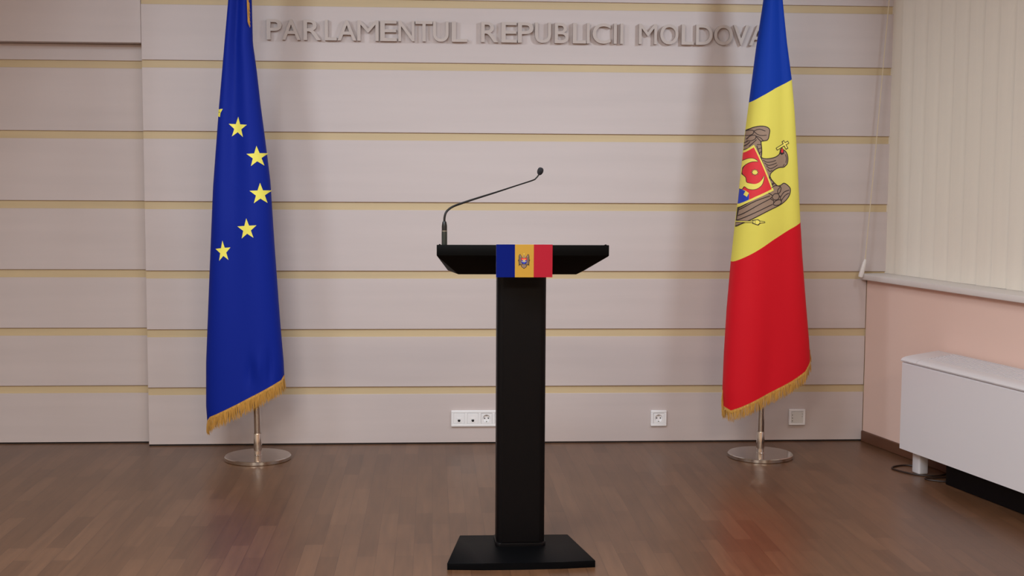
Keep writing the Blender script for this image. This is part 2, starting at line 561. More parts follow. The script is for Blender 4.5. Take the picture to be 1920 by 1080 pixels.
def letter_mesh(ch):
    if ch not in glyph:
        cu = bpy.data.curves.new('glyph', 'FONT')
        cu.body = ch
        cu.offset = 0.0 if ch == 'M' else 0.008
        cu.extrude = 0.5
        cu.resolution_u = 6
        to = bpy.data.objects.new('glyph', cu)
        me = bpy.data.meshes.new_from_object(to)
        vs = [v.co.copy() for v in me.vertices]
        fs = [tuple(p.vertices) for p in me.polygons]
        bpy.data.objects.remove(to)
        bpy.data.meshes.remove(me)
        bpy.data.curves.remove(cu)
        glyph[ch] = (vs, fs)
    return glyph[ch]


for wi, word in enumerate((W1, W2, W3)):
    for li, (ch, a, b) in enumerate(word):
        xa, xb = interp(KEYS, a), interp(KEYS, b)
        vs, fs = letter_mesh(ch)
        x0, x1 = min(v.x for v in vs), max(v.x for v in vs)
        y0, y1 = min(v.y for v in vs), max(v.y for v in vs)
        z0, z1 = min(v.z for v in vs), max(v.z for v in vs)
        if ch == 'I': xb = xa + 0.015
        bm = bmesh.new()
        D0, D1 = WY - 0.024, WY - 0.0005
        nv = [bm.verts.new((xa + (v.x - x0) / (x1 - x0) * (xb - xa), D0 + (v.z - z0) / (z1 - z0) * (D1 - D0), 2.0525 + (v.y - y0) / (y1 - y0) * 0.1015)) for v in vs]
        for f in fs:
            try: bm.faces.new([nv[i] for i in f])
            except ValueError: pass
        bmesh.ops.remove_doubles(bm, verts=bm.verts, dist=1e-5)
        tag(obj('wall_letter', bm, M_LETTER, smooth=0.5), 'raised beige letter %s %s' % (ch, WHERE[wi][li]), 'letter', 'raised letters of the wall inscription')


# ------------------------------------------------------------------ sockets
def frame_bm(x0, x1, z0, z1, t=0.011):
    bm = bmesh.new()
    add_box(bm, x0, x1, WY - t, WY + 0.0005, z0, z1, bevel=0.004, seg=3)
    return bm


def disc(bm, cx, cz, y, r, seg=20, mat=0, th=0.001):
    M = Matrix.Translation((cx, y, cz)) @ Matrix.Rotation(PI / 2, 4, 'X')
    add_lathe(bm, [(0, 0), (r, 0), (r, th), (0, th)], (0, 0, 0), seg, mat, M, cap=False)


def schuko(parent, cx, cz, yf):
    bm = bmesh.new()
    hw = 0.0272
    # square insert with a round cup sunk into it
    seg = 40
    ro, depth = 0.0195, 0.009
    sq, ri, bi = [], [], []
    for k in range(seg):
        a = 2 * PI * k / seg
        m = max(abs(math.cos(a)), abs(math.sin(a)))
        sq.append(bm.verts.new((cx + hw * math.cos(a) / m, yf, cz + hw * math.sin(a) / m)))
        ri.append(bm.verts.new((cx + ro * math.cos(a), yf, cz + ro * math.sin(a))))
        bi.append(bm.verts.new((cx + ro * 0.95 * math.cos(a), yf + depth, cz + ro * 0.95 * math.sin(a))))
    for k in range(seg):
        j = (k + 1) % seg
        bm.faces.new((sq[k], sq[j], ri[j], ri[k]))
        bm.faces.new((ri[k], ri[j], bi[j], bi[k]))
    bm.faces.new(bi)
    ins = obj('socket_insert', bm, M_PLAST, parent, normals=False)
    bm = bmesh.new()
    bm.free()
    for sx in (-1, 1):
        bm = bmesh.new()
        disc(bm, cx + sx * 0.0095, cz, yf + depth - 0.0002, 0.0032, 14)
        obj('pin_hole', bm, M_HOLE, ins)
    for sz in (-1, 1):
        bm = bmesh.new()
        add_box(bm, cx - 0.003, cx + 0.003, yf + 0.003, yf + depth, cz + sz * 0.0168 - 0.0016, cz + sz * 0.0168 + 0.0016)
        obj('earth_clip', bm, M_RING, ins, smooth=0)


def frame_with_hole(parent, x0, x1, z0, z1, centres, t=0.011, hw=0.0275):
    """border and bars round the square openings"""
    bm = bmesh.new()
    cz = (z0 + z1) / 2
    add_box(bm, x0, x1, WY - t, WY + 0.0004, cz + hw, z1, bevel=0.003, seg=2)
    add_box(bm, x0, x1, WY - t, WY + 0.0004, z0, cz - hw, bevel=0.003, seg=2)
    xs = [x0] + [v for c in centres for v in (c - hw, c + hw)] + [x1]
    for i in range(0, len(xs), 2):
        add_box(bm, xs[i], xs[i + 1], WY - t, WY + 0.0004, cz - hw - 0.002, cz + hw + 0.002, bevel=0.002, seg=1)
    return obj('frame', bm, M_PLAST, parent)


quad = empty('wall_outlet', (0.2125, WY, 0.133), 'long white wall outlet with two network ports and a socket, behind the lectern column', 'outlet', 'white outlets low on the panelled wall')
CX = [0.1382, 0.2092, 0.2802, 0.3512]
frame_with_hole(quad, 0.0975, 0.392, 0.0905, 0.1755, CX)
for c in CX[:2]:
    bm = bmesh.new()
    add_box(bm, c - 0.0273, c + 0.0273, WY - 0.0105, WY - 0.002, 0.1057, 0.1603, bevel=0.0012, seg=1)
    add_box(bm, c - 0.012, c + 0.012, WY - 0.0118, WY - 0.008, 0.114, 0.140, bevel=0.0008, seg=1)
    ins = obj('port_insert', bm, M_PLAST, quad)
    bm = bmesh.new()
    add_prism(bm, [(c - 0.0068, 0.1285), (c - 0.0068, 0.1225), (c - 0.004, 0.1165), (c + 0.004, 0.1165), (c + 0.0068, 0.1225), (c + 0.0068, 0.1285)], 'y', WY - 0.0124, WY - 0.011)
    obj('port_opening', bm, M_HOLE, ins, smooth=0)
for c in CX[2:]:
    schuko(quad, c, 0.133, WY - 0.0100)

one = empty('wall_outlet', (1.179, WY, 0.1285), 'single square white power socket on the wall left of the tricolour flag', 'outlet', 'white outlets low on the panelled wall')
frame_with_hole(one, 1.1375, 1.2205, 0.0865, 0.1705, [1.179])
schuko(one, 1.179, 0.1285, WY - 0.0100)

sw = empty('wall_outlet', (1.911, WY, 0.130), 'square white wall plate with small dots, right of the tricolour flag', 'outlet', 'white outlets low on the panelled wall')
frame_with_hole(sw, 1.868, 1.954, 0.0885, 0.1725, [1.911], t=0.017, hw=0.031)
bm = bmesh.new()
add_box(bm, 1.8802, 1.9418, WY - 0.0165, WY - 0.002, 0.0997, 0.1613, bevel=0.0012, seg=1)
ins = obj('plate_insert', bm, M_PLAST_GREY, sw)
for dx, dz in ((-0.026, 0.012), (-0.026, -0.004), (-0.026, -0.019), (0.026, 0.018), (0.026, 0.004)):
    bm = bmesh.new()
    disc(bm, 1.911 + dx, 0.1305 + dz, WY - 0.0160, 0.0024 if dx < 0 else 0.0016, 10)
    obj('dot', bm, M_HOLE if dx < 0 else M_AC_SLOT, ins)

# ------------------------------------------------------------------ lectern
lec = empty('lectern', (0.315, 4.57, 0), 'black lectern on a flat base plate, topped by a sloped desk, in mid room', 'lectern')
bm = bmesh.new()
base = [(0.052, 4.397), (0.18, 4.388), (0.315, 4.387), (0.45, 4.392), (0.578, 4.405), (0.514, 4.742), (0.104, 4.745)]
add_prism(bm, base, 'z', 0.0, 0.025)
bmesh.ops.bevel(bm, geom=list(bm.edges), offset=0.002, segments=2, profile=0.5, affect='EDGES')
obj('base_plate', bm, M_BLACK, lec)


def rrect(x0, x1, y0, y1, r, n=5):
    pts = []
    for cx, cy, a0 in ((x1 - r, y1 - r, 0), (x0 + r, y1 - r, 90), (x0 + r, y0 + r, 180), (x1 - r, y0 + r, 270)):
        for k in range(n + 1):
            a = math.radians(a0 + 90 * k / n)
            pts.append((cx + r * math.cos(a), cy + r * math.sin(a)))
    return pts


bm = bmesh.new()
# front profile: flat panel between two rounded edge ribs with fine grooves beside them
add_prism(bm, rrect(0.2355, 0.4135, 4.598, 4.715, 0.020), 'z', 0.025, 1.060)
colm = obj('column', bm, M_COLUMN, lec)
bm = bmesh.new()
add_prism(bm, [(0.2555, 4.5945), (0.3935, 4.5945), (0.3935, 4.600), (0.2555, 4.600)], 'z', 0.040, 1.04)
obj('column_panel', bm, M_COLUMN, colm)
bm = bmesh.new()
add_prism(bm, rrect(0.2315, 0.4175, 4.589, 4.722, 0.020), 'z', 0.0245, 0.038)
bmesh.ops.bevel(bm, geom=[e for e in bm.edges if all(v.co.z > 0.03 for v in e.verts)], offset=0.005, segments=2, profile=0.5, affect='EDGES')
obj('column_foot', bm, M_COLUMN, colm)

bm = bmesh.new()
pts = [(0.0150, 4.460, 1.142), (0.6210, 4.460, 1.142), (0.0150, 4.460, 1.1035), (0.6210, 4.460, 1.1035),
       (0.058, 4.845, 1.075), (0.580, 4.845, 1.075), (0.058, 4.845, 1.024), (0.580, 4.845, 1.024),
       (0.0935, 4.600, 1.0275), (0.5215, 4.600, 1.0275)]
for p_ in pts: bm.verts.new(p_)
bmesh.ops.convex_hull(bm, input=list(bm.verts))
bmesh.ops.dissolve_limit(bm, angle_limit=0.01, verts=list(bm.verts), edges=list(bm.edges))
bmesh.ops.bevel(bm, geom=list(bm.edges), offset=0.002, segments=2, profile=0.5, affect='EDGES')
obj('desk', bm, M_BLACK_TOP, lec)
bm = bmesh.new()
# shallow raised rim round the reading surface, falling away from the viewer
for a, b, w in (((0.026, 4.470), (0.066, 4.838), 0.008), ((0.610, 4.470), (0.572, 4.838), 0.008), ((0.066, 4.838), (0.572, 4.838), 0.008)):
    za = 1.142 - (a[1] - 4.46) * 0.174
    zb_ = 1.142 - (b[1] - 4.46) * 0.174
    add_tube(bm, [(a[0], a[1], za), (b[0], b[1], zb_)], 0.004, 8)
obj('desk_rim', bm, M_BLACK_TOP, lec)

# ------------------------------------------------------------------ microphone
mc = empty('microphone', (0.0435, 4.505, 1.136), 'black gooseneck microphone standing on the left end of the lectern desk', 'microphone')
bm = bmesh.new()
mx, my = 0.0425, 4.503
add_lathe(bm, [(0, 0), (0.0098, 0), (0.0098, 0.048), (0.0093, 0.052)], (mx, my, 1.1345), 20, cap=False)
cbd = obj('connector_body', bm, M_MIC_BODY, mc)
bm = bmesh.new()
add_lathe(bm, [(0.0088, 0.0), (0.0101, 0.0006), (0.0101, 0.0035), (0.0088, 0.0042)], (mx, my, 1.1860), 20)
obj('ring', bm, M_RING, cbd)
bm = bmesh.new()
add_lathe(bm, [(0.0094, 0.0), (0.0094, 0.016), (0.0074, 0.029), (0.0052, 0.033), (0, 0.033)], (mx, my, 1.1895), 20, cap=False)
obj('sleeve', bm, M_MIC, cbd)
neck = smooth_path([(0.0425, 4.503, 1.219), (0.0429, 4.503, 1.2351), (0.0476, 4.505, 1.2519), (0.0589, 4.51, 1.2649), (0.0758, 4.515, 1.2751), (0.1042, 4.525, 1.2854), (0.1497, 4.535, 1.3004), (0.2262, 4.555, 1.3241), (0.3035, 4.575, 1.349), (0.36, 4.59, 1.3673), (0.3719, 4.595, 1.375), (0.3797, 4.598, 1.3836), (0.3856, 4.60, 1.3922)], 5)
n_ = len(neck)
bm = bmesh.new()
add_tube(bm, neck, [0.0040 if i < n_ * 0.45 else max(0.0026, 0.0040 - 0.0014 * (i / n_ - 0.45) / 0.2) for i in range(n_)], 10)
obj('gooseneck', bm, M_MIC, mc)
bm = bmesh.new()
hd = Vector((0.30, 0.16, 0.94)).normalized()
Mh = Matrix.Translation(Vector((0.3876, 4.602, 1.3999)) - hd * 0.0135) @ hd.to_track_quat('Z', 'Y').to_matrix().to_4x4()
add_lathe(bm, [(0, -0.001), (0.005, 0.0), (0.0085, 0.004), (0.0108, 0.010), (0.0112, 0.016), (0.0098, 0.022), (0.0062, 0.0262), (0, 0.0275)], (0, 0, 0), 20, 0, Mh, cap=False)
obj('windscreen', bm, M_FOAM, mc)


# ------------------------------------------------------------------ flat polygons laid on a surface (emblems, stars)
def lay(bm, poly, surf, eps, mat=0, maxlen=0.012):
    """poly [(a,b)] tessellated finely and mapped through surf(a,b,eps)"""
    tri = geometry.tessellate_polygon([[Vector((a, b, 0)) for a, b in poly]])
    work = [tuple(Vector((poly[i][0], poly[i][1])) for i in t) for t in tri]
    out = []
    while work:
        t = work.pop()
        ls = [(t[(i + 1) % 3] - t[i]).length for i in range(3)]
        i = max(range(3), key=lambda q: ls[q])
        if ls[i] > maxlen:
            m = (t[i] + t[(i + 1) % 3]) / 2
            work.append((t[i], m, t[(i + 2) % 3]))
            work.append((m, t[(i + 1) % 3], t[(i + 2) % 3]))
        else:
            out.append(t)
    cache = {}
    for t in out:
        vs = []
        for p in t:
            key = (round(p.x, 6), round(p.y, 6))
            if key not in cache: cache[key] = bm.verts.new(surf(p.x, p.y, eps))
            vs.append(cache[key])
        if len(set(vs)) == 3:
            f = bm.faces.new(vs)
            f.normal_update()
            if f.normal.y > 0: f.normal_flip()
            f.material_index = mat


def stroke(pts, w):
    """an open polyline as a thin polygon"""
    P = [Vector(p) for p in pts]
    L, R = [], []
    for i, p in enumerate(P):
        t = (P[min(i + 1, len(P) - 1)] - P[max(i - 1, 0)]).normalized()
        n = Vector((-t.y, t.x)) * w / 2
        L.append(tuple(p + n)); R.append(tuple(p - n))
    return L + R[::-1]


def star_poly(cx, cz, r, sx=1.0, rot=0.0, n=5, inner=0.40):
    out = []
    for k in range(2 * n):
        a = PI / 2 + rot + k * PI / n
        q = r if k % 2 == 0 else r * inner
        out.append((cx + q * math.cos(a) * sx, cz + q * math.sin(a)))
    return out


def clipx(poly, xm):
    """keep the part right of the line x = xm(z)"""
    out = []
    n = len(poly)
    for i in range(n):
        a, b = poly[i], poly[(i + 1) % n]
        da, db = a[0] - xm(a[1]), b[0] - xm(b[1])
        if da >= 0: out.append(a)
        if (da >= 0) != (db >= 0):
            t = da / (da - db)
            out.append((a[0] + (b[0] - a[0]) * t, a[1] + (b[1] - a[1]) * t))
    return out


# ------------------------------------------------------------------ flag card on the lectern
card = empty('flag_card', (0.3216, 4.457, 1.086), 'small tricolour card with coat of arms fixed to the lectern desk front', 'sign')
cx0, cx1, cz0, cz1, cy = 0.2228, 0.4206, 1.0285, 1.1445, 4.4555
bm = bmesh.new()
add_box(bm, cx0, cx1, cy, cy + 0.003, cz0, cz1, mat=3)
w3 = (cx1 - cx0) / 3
for i in range(3):
    v = [bm.verts.new(q) for q in ((cx0 + w3 * i, cy - 0.0003, cz0), (cx0 + w3 * (i + 1), cy - 0.0003, cz0), (cx0 + w3 * (i + 1), cy - 0.0003, cz1 - 0.0006), (cx0 + w3 * i, cy - 0.0003, cz1 - 0.0006))]
    bm.faces.new(v).material_index = i
obj('card_panel', bm, [M_CARD_BLUE, M_CARD_YEL, M_CARD_RED, M_CARD_BACK], card, smooth=0, normals=False)

bm = bmesh.new()
ecx, ecz, es = 0.3205, 1.0860, 0.0138          # emblem centre; its unit is es metres (upright, x right, y up)


def csurf(a, b, eps):
    return Vector((ecx + a * es * 1.2, cy - 0.0003 - eps, ecz + b * es))


def mir(p): return [(-a, b) for a, b in p][::-1]


def both(p, e, m):
    lay(bm, p, csurf, e, m, 0.8); lay(bm, mir(p), csurf, e, m, 0.8)


wing = [(0.20, 0.55), (0.55, 1.25), (0.80, 1.72), (1.02, 1.62), (1.12, 1.2), (1.14, 0.3), (1.30, 0.32), (1.14, -0.2), (1.10, -1.3), (0.80, -0.95), (0.62, -1.3), (0.45, -0.9), (0.2, -0.6)]
both(wing, 0.0003, 1)
wing_in = [(0.30, 0.5), (0.62, 1.15), (0.84, 1.55), (0.95, 1.45), (0.98, 0.6), (0.98, -0.9), (0.82, -0.7), (0.62, -1.0), (0.45, -0.6)]
both(wing_in, 0.0005, 0)
for q in (0.72, 0.86):
    both(stroke([(q, 1.1), (q + 0.02, -0.8)], 0.06), 0.0007, 1)
lay(bm, [(-0.30, -0.75), (0.30, -0.75), (0.62, -1.45), (0.30, -1.75), (0, -2.0), (-0.30, -1.75), (-0.62, -1.45)], csurf, 0.0004, 1, 0.8)
lay(bm, [(-0.22, -0.8), (0.22, -0.8), (0.48, -1.42), (0.24, -1.62), (0, -1.82), (-0.24, -1.62), (-0.48, -1.42)], csurf, 0.0006, 0, 0.8)
both(stroke([(0.08, -0.9), (0.18, -1.6)], 0.05), 0.0008, 1)
lay(bm, [(-0.16, 0.7), (0.16, 0.7), (0.18, 1.15), (0.10, 1.42), (-0.22, 1.34), (-0.16, 1.1)], csurf, 0.0006, 0, 0.8)
lay(bm, stroke([(0, 1.5), (0, 1.98)], 0.08), csurf, 0.0007, 4, 0.8)
lay(bm, stroke([(-0.16, 1.82), (0.16, 1.82)], 0.08), csurf, 0.0007, 4, 0.8)
shield = [(-0.64, 0.85), (0, 0.72), (0.64, 0.85), (0.64, -0.3), (0.45, -0.65), (0, -0.9), (-0.45, -0.65), (-0.64, -0.3)]
lay(bm, shield, csurf, 0.0009, 1, 0.8)
lay(bm, [(-0.57, 0.78), (0, 0.66), (0.57, 0.78), (0.57, 0.20), (-0.57, 0.20)], csurf, 0.0011, 2, 0.8)
lay(bm, [(-0.57, 0.20), (0.57, 0.20), (0.57, -0.28), (0.40, -0.58), (0, -0.80), (-0.40, -0.58), (-0.57, -0.28)], csurf, 0.0011, 3, 0.8)
lay(bm, [(-0.14, 0.22), (0.14, 0.22), (0.10, -0.25), (0, -0.38), (-0.10, -0.25)], csurf, 0.0013, 4, 0.8)
both([(0.10, 0.15), (0.30, 0.25), (0.36, 0.55), (0.24, 0.36), (0.10, 0.28)], 0.0013, 4)
lay(bm, star_poly(0, 0.5, 0.13, n=8, inner=0.5), csurf, 0.0013, 4, 0.8)
both([(0.25, -0.12), (0.36, 0.04), (0.47, -0.12), (0.36, -0.28)], 0.0013, 4)
obj('emblem', bm, [M_EAGLE, M_INK, M_SH_RED, M_SH_BLUE, M_SH_YEL], card, smooth=0, normals=False)


# ------------------------------------------------------------------ flag stands
def flag_stand(x, y, label, tilt, ztop=2.66):
    t = empty('flag_stand', (x, y, 0), label, 'flag stand', 'steel flag stands')
    bm = bmesh.new()
    add_lathe(bm, [(0, 0), (0.157, 0), (0.160, 0.003), (0.160, 0.017), (0.157, 0.020), (0, 0.0205)], (x, y, 0), 72, cap=False)
    obj('base_disc', bm, M_CHROME, t)
    bm = bmesh.new()
    add_tube(bm, [(x, y, 0.020), (x + tilt * 0.5, y, ztop / 2), (x + tilt, y, ztop)], 0.0165, 24)
    obj('pole', bm, M_CHROME, t)
    bm = bmesh.new()
    add_lathe(bm, [(0.0166, 0.019), (0.0215, 0.019), (0.0215, 0.022), (0.0200, 0.024), (0.0200, 0.125), (0.0190, 0.128), (0.0166, 0.128)], (x, y, 0), 28, cap=False)
    obj('pole_socket', bm, M_CHROME, t)
    bm = bmesh.new()
    add_lathe(bm, [(0.0165, 0), (0.022, 0.01), (0.014, 0.025), (0.024, 0.055), (0.016, 0.10), (0, 0.16)], (x + tilt, y, ztop - 0.005), 20, cap=False)
    obj('finial', bm, M_GOLD, t)


flag_stand(-0.849, 6.205, 'polished steel flag stand with round base holding the blue starred flag', -0.024)
flag_stand(1.626, 6.165, 'polished steel flag stand with round base holding the blue, yellow and red flag', 0.008)


# ------------------------------------------------------------------ flags
class Drape:
    def __init__(s, yc, xl, xr, rows, folds, bf, bb, tilt=0.0):
        s.yc, s.xl, s.xr, s.rows, s.folds, s.bf, s.bb, s.tilt = yc, sorted((z, x) for x, z in xl), sorted((z, x) for x, z in xr), rows, folds, bf, bb, tilt

    def L(s, z): return interp(s.xl, max(z, s.xl[0][0]))
    def R(s, z): return interp(s.xr, max(z, s.xr[0][0]))

    def shape(s, u):
        return max(0.0, 1 - abs(2 * u - 1) ** 3.2) ** (1 / 2.4)

    def yfront(s, u, z):
        k = min(1.0, max(0.35, (2.75 - z) / 1.6))
        y = s.yc - s.bf * k * s.shape(u) + s.tilt * (u - 0.5) * k * s.shape(u)
        for c, d, w, a, zc, zw in s.folds:
            y += a * math.exp(-((u - c - d * (z - 1.2)) / w) ** 2) * math.exp(-((z - zc) / zw) ** 2) * s.shape(u)
        return y

    def yback(s, u, z):
        k = min(1.0, max(0.5, (2.75 - z) / 1.6))
        return s.yc + s.bb * k * s.shape(u) + 0.008 * math.sin(u * 17 + z * 1.3) * s.shape(u)

    def zrow(s, u, v):
        n = len(s.rows) - 1
        i = min(int(v * n), n - 1)
        t = v * n - i
        return interp(s.rows[i], u) * (1 - t) + interp(s.rows[i + 1], u) * t

    def xz(s, u, v):
        z = s.zrow(u, v)
        return s.L(z) + (s.R(z) - s.L(z)) * u, z

    def on_front(s, x, z, eps):
        """a point lying on the cloth face, lifted by eps"""
        def Y(x, z):
            l, r = s.L(z), s.R(z)
            return s.yfront(min(0.999, max(0.001, (x - l) / (r - l))), z)
        y = Y(x, z)
        h = 0.001
        n = Vector(((Y(x + h, z) - Y(x - h, z)) / (2 * h), -1, (Y(x, z + h) - Y(x, z - h)) / (2 * h))).normalized()
        return Vector((x, y, z)) + n * eps

    def cloth(s, parent, mats, nu=56, per=34):
        bm = bmesh.new()
        n = len(s.rows) - 1
        nv = n * per
        us = [0.5 - 0.5 * math.cos(PI * i / nu) for i in range(nu + 1)]
        F, Bk = [], []
        for j in range(nv + 1):
            fr, bk = [], []
            for u in us:
                x, z = s.xz(u, j / nv)
                fr.append(bm.verts.new((x, s.yfront(u, z), z)))
            for i, u in enumerate(us):
                if i in (0, nu): bk.append(fr[i])
                else:
                    x, z = s.xz(u, j / nv)
                    bk.append(bm.verts.new((x, s.yback(u, z), z + (0.012 if j == nv else 0))))
            F.append(fr); Bk.append(bk)
        for j in range(nv):
            m = min(j // per, len(mats) - 1)
            for i in range(nu):
                bm.faces.new((F[j][i], F[j + 1][i], F[j + 1][i + 1], F[j][i + 1])).material_index = m
                bm.faces.new((Bk[j][i], Bk[j][i + 1], Bk[j + 1][i + 1], Bk[j + 1][i])).material_index = m
        bm.faces.new(F[0] + Bk[0][-2:0:-1])
        return obj('cloth', bm, mats, parent, smooth=1.2)

    def fringe(s, parent, length, extra=()):
        bm = bmesh.new()
        rnd = random.Random(3)

        def strand(p, d, L, w):
            d = d.normalized()
            a = Vector((1, 0, 0)) * w
            b = Vector((0, 1, 0)) * w
            rings = []
            for t, q in ((0, 1.0), (0.4, 1.0), (0.8, 0.8), (1.0, 0.25)):
                c = p + d * L * t + Vector((0.003 * math.sin(4 * t + p.x * 90), 0.002 * math.sin(3 * t + p.x * 160), 0)) * t
                rings.append([bm.verts.new(c + a * q), bm.verts.new(c + b * q), bm.verts.new(c - a * q), bm.verts.new(c - b * q)])
            for r0, r1 in zip(rings[:-1], rings[1:]):
                for k in range(4):
                    bm.faces.new((r0[k], r0[(k + 1) % 4], r1[(k + 1) % 4], r1[k]))
            bm.faces.new(rings[-1])
        N = 240
        for side in (0, 1):
            for i in range(N):
                u = (i + 0.5 + rnd.uniform(-0.4, 0.4)) / N
                x, z = s.xz(u, 1.0)
                y = s.yfront(u, z) if side == 0 else s.yback(u, z)
                L = length * rnd.uniform(0.84, 1.04)
                strand(Vector((x, y - 0.0015 + rnd.uniform(-0.002, 0.003), z + 0.006)), Vector((rnd.uniform(-0.10, 0.10) + 0.03 * (u - 0.5), rnd.uniform(-0.06, 0.06), -1)), L, 0.0016)
        # woven heading along the hem
        prev = None
        for i in range(81):
            u = 0.004 + 0.992 * i / 80
            x, z = s.xz(u, 1.0)
            p = s.on_front(x, z, 0.0022)
            q = [bm.verts.new(p + Vector((0, 0, 0.004))), bm.verts.new(p + Vector((0, -0.001, -0.001))), bm.verts.new(p + Vector((0, 0, -0.008)))]
            if prev:
                for k in range(2): bm.faces.new((prev[k], prev[k + 1], q[k + 1], q[k]))
            prev = q
        for (p0, p1, cnt, L, d) in extra:                  # fringe along the free side edges
            for i in range(cnt):
                t = rnd.random()
                p = Vector(p0).lerp(Vector(p1), t)
                strand(p, Vector(d) + Vector((rnd.uniform(-0.1, 0.1), rnd.uniform(-0.1, 0.1), 0)), L * rnd.uniform(0.8, 1.1), 0.0016)
        f = obj('fringe', bm, M_GOLD, parent, smooth=0)
        f['kind'] = 'stuff'
        f['label'] = 'gold fringe along the hem'
        return f


# --- blue flag with yellow stars
eu = empty('flag', (-0.86, 6.19, 0.2), 'tall blue flag with yellow stars and gold fringe hanging from the left steel pole', 'flag', 'fringed flags on stands')
EU = Drape(6.19,
           [(-0.926, 2.60), (-0.96, 2.2016), (-1.0093, 1.7027), (-1.0422, 1.3241), (-1.0699, 0.8134), (-1.0876, 0.4775), (-1.0907, 0.2692), (-1.0856, 0.1855)],
           [(-0.846, 2.60), (-0.8505, 2.2032), (-0.8480, 2.0044), (-0.8319, 1.8798), (-0.8139, 1.7045), (-0.7955, 1.5534), (-0.7725, 1.3509), (-0.7577, 1.0704), (-0.7337, 0.6841), (-0.7179, 0.4762), (-0.7161, 0.4032)],
           [[(0, 2.58), (1, 2.60)],
            [(0.0, 0.1875), (0.06, 0.2168), (0.22, 0.2452), (0.41, 0.2798), (0.60, 0.3176), (0.785, 0.3539), (0.975, 0.3927), (1.0, 0.412)]],
           [(0.38, 0.02, 0.18, 0.024, 1.9, 0.9), (0.76, 0.0, 0.20, -0.010, 1.5, 1.0), (0.70, 0.15, 0.05, 0.012, 0.44, 0.07), (0.82, 0.15, 0.04, -0.010, 0.46, 0.06), (0.92, 0.1, 0.035, 0.014, 0.46, 0.08)],
           0.085, 0.06, 0.0)
EU.cloth(eu, [M_EU], per=90)
EU.fringe(eu, 0.074, extra=[((-1.0865, 6.188, 0.200), (-1.0845, 6.192, 0.186), 26, 0.062, (0.02, 0, -1)),
                            ((-0.872, 6.150, 2.40), (-0.864, 6.150, 2.105), 110, 0.040, (0.18, -0.05, -1))])
STARS = [(-0.9157, 1.6021, 0.052, 0.90, -0.05), (-0.8258, 1.4659, 0.052, 0.95, 0.05), (-0.8117, 1.2910, 0.053, 0.95, 0.02), (-0.8734, 1.1250, 0.052, 0.92, 0.06), (-0.9880, 1.0189, 0.052, 0.72, 0.08)]
for x, z, r, sx, rot in STARS:
    bm = bmesh.new()
    lay(bm, star_poly(x, z, r, sx, rot), EU.on_front, 0.0012, 0)
    obj('star', bm, M_STAR, eu, smooth=0, normals=False)
bm = bmesh.new()
lay(bm, clipx([(-0.985, 1.690), (-0.996, 1.672), (-0.9995, 1.652), (-1.02, 1.66), (-1.02, 1.69)], lambda z: EU.L(z) + 0.002), EU.on_front, 0.0012, 0)
obj('star', bm, M_STAR, eu, smooth=0, normals=False)

# --- blue, yellow and red flag
md = empty('flag', (1.63, 6.15, 0.25), 'tall blue, yellow and red flag with an eagle emblem hanging from the right steel pole', 'flag', 'fringed flags on stands')
MD = Drape(6.15,
           [(1.606, 2.60), (1.5889, 2.2319), (1.5577, 2.0038), (1.5295, 1.7488), (1.5098, 1.5693), (1.4933, 1.3632), (1.4761, 1.182), (1.4568, 0.9737), (1.4405, 0.7381), (1.4315, 0.5274), (1.4273, 0.3421), (1.4330, 0.2517)],
           [(1.650, 2.60), (1.68, 2.2332), (1.7058, 2.0309), (1.7337, 1.853), (1.7507, 1.6996), (1.7697, 1.4681), (1.7902, 1.1831), (1.8055, 1.0004), (1.8302, 0.7641), (1.851, 0.5792), (1.859, 0.4784)],
           [[(0, 2.58), (1, 2.60)],
            [(0, 1.744), (0.05, 1.750), (0.2, 1.7703), (0.52, 1.809), (0.77, 1.8324), (1, 1.8560)],
            [(0, 0.9740), (0.21, 1.0174), (0.52, 1.0851), (0.77, 1.132), (1, 1.1690)],
            [(0.0, 0.2560), (0.05, 0.2436), (0.14, 0.2620), (0.29, 0.2936), (0.50, 0.337), (0.74, 0.3885), (0.91, 0.4334), (1.0, 0.489)]],
           [(0.30, 0.0, 0.20, -0.014, 1.2, 1.2), (0.72, 0.02, 0.14, 0.012, 1.6, 0.9), (0.12, 0.5, 0.06, 0.014, 0.30, 0.09), (0.05, 0.2, 0.04, -0.010, 0.27, 0.07), (0.55, 0.1, 0.12, 0.008, 0.45, 0.25)],
           0.095, 0.07, 0.03)
MD.cloth(md, [M_BLUE, M_YEL, M_RED], per=34)
MD.fringe(md, 0.062, extra=[((1.4275, 6.150, 0.34), (1.4335, 6.150, 0.25), 60, 0.060, (-0.04, 0, -1)), ((1.859, 6.150, 0.54), (1.859, 6.150, 0.49), 40, 0.055, (0.02, 0, -1))])

# the emblem printed across the yellow stripe: the flag hangs on its side, so the eagle lies on its side too
bm = bmesh.new()


def E(p):
    zx, zy = p
    return (1.3728 + zx * 5.5215e-4 + zy * 1.0847e-5, 1.6678 + zx * 4.65e-6 - zy * 5.4309e-4)


def em(poly, e, m):
    P = [E(p) for p in poly]
    D = []
    for a, b in zip(P, P[1:] + P[:1]):                 # fine points, so straight edges stay straight on the cloth
        k = max(1, int(math.dist(a, b) / 0.006))
        D += [(a[0] + (b[0] - a[0]) * i / k, a[1] + (b[1] - a[1]) * i / k) for i in range(k)]
    q = clipx(D, lambda z: MD.L(z) + 0.00002)
    if len(q) > 2:
        lay(bm, [(round_in(x, z), z) for x, z in q], round_out, e, m, 0.007)


def round_in(x, z):
    l, r = MD.L(z), MD.R(z)
    return math.acos(1 - 2 * min(1, max(0, (x - l) / (r - l)))) / PI * 0.4


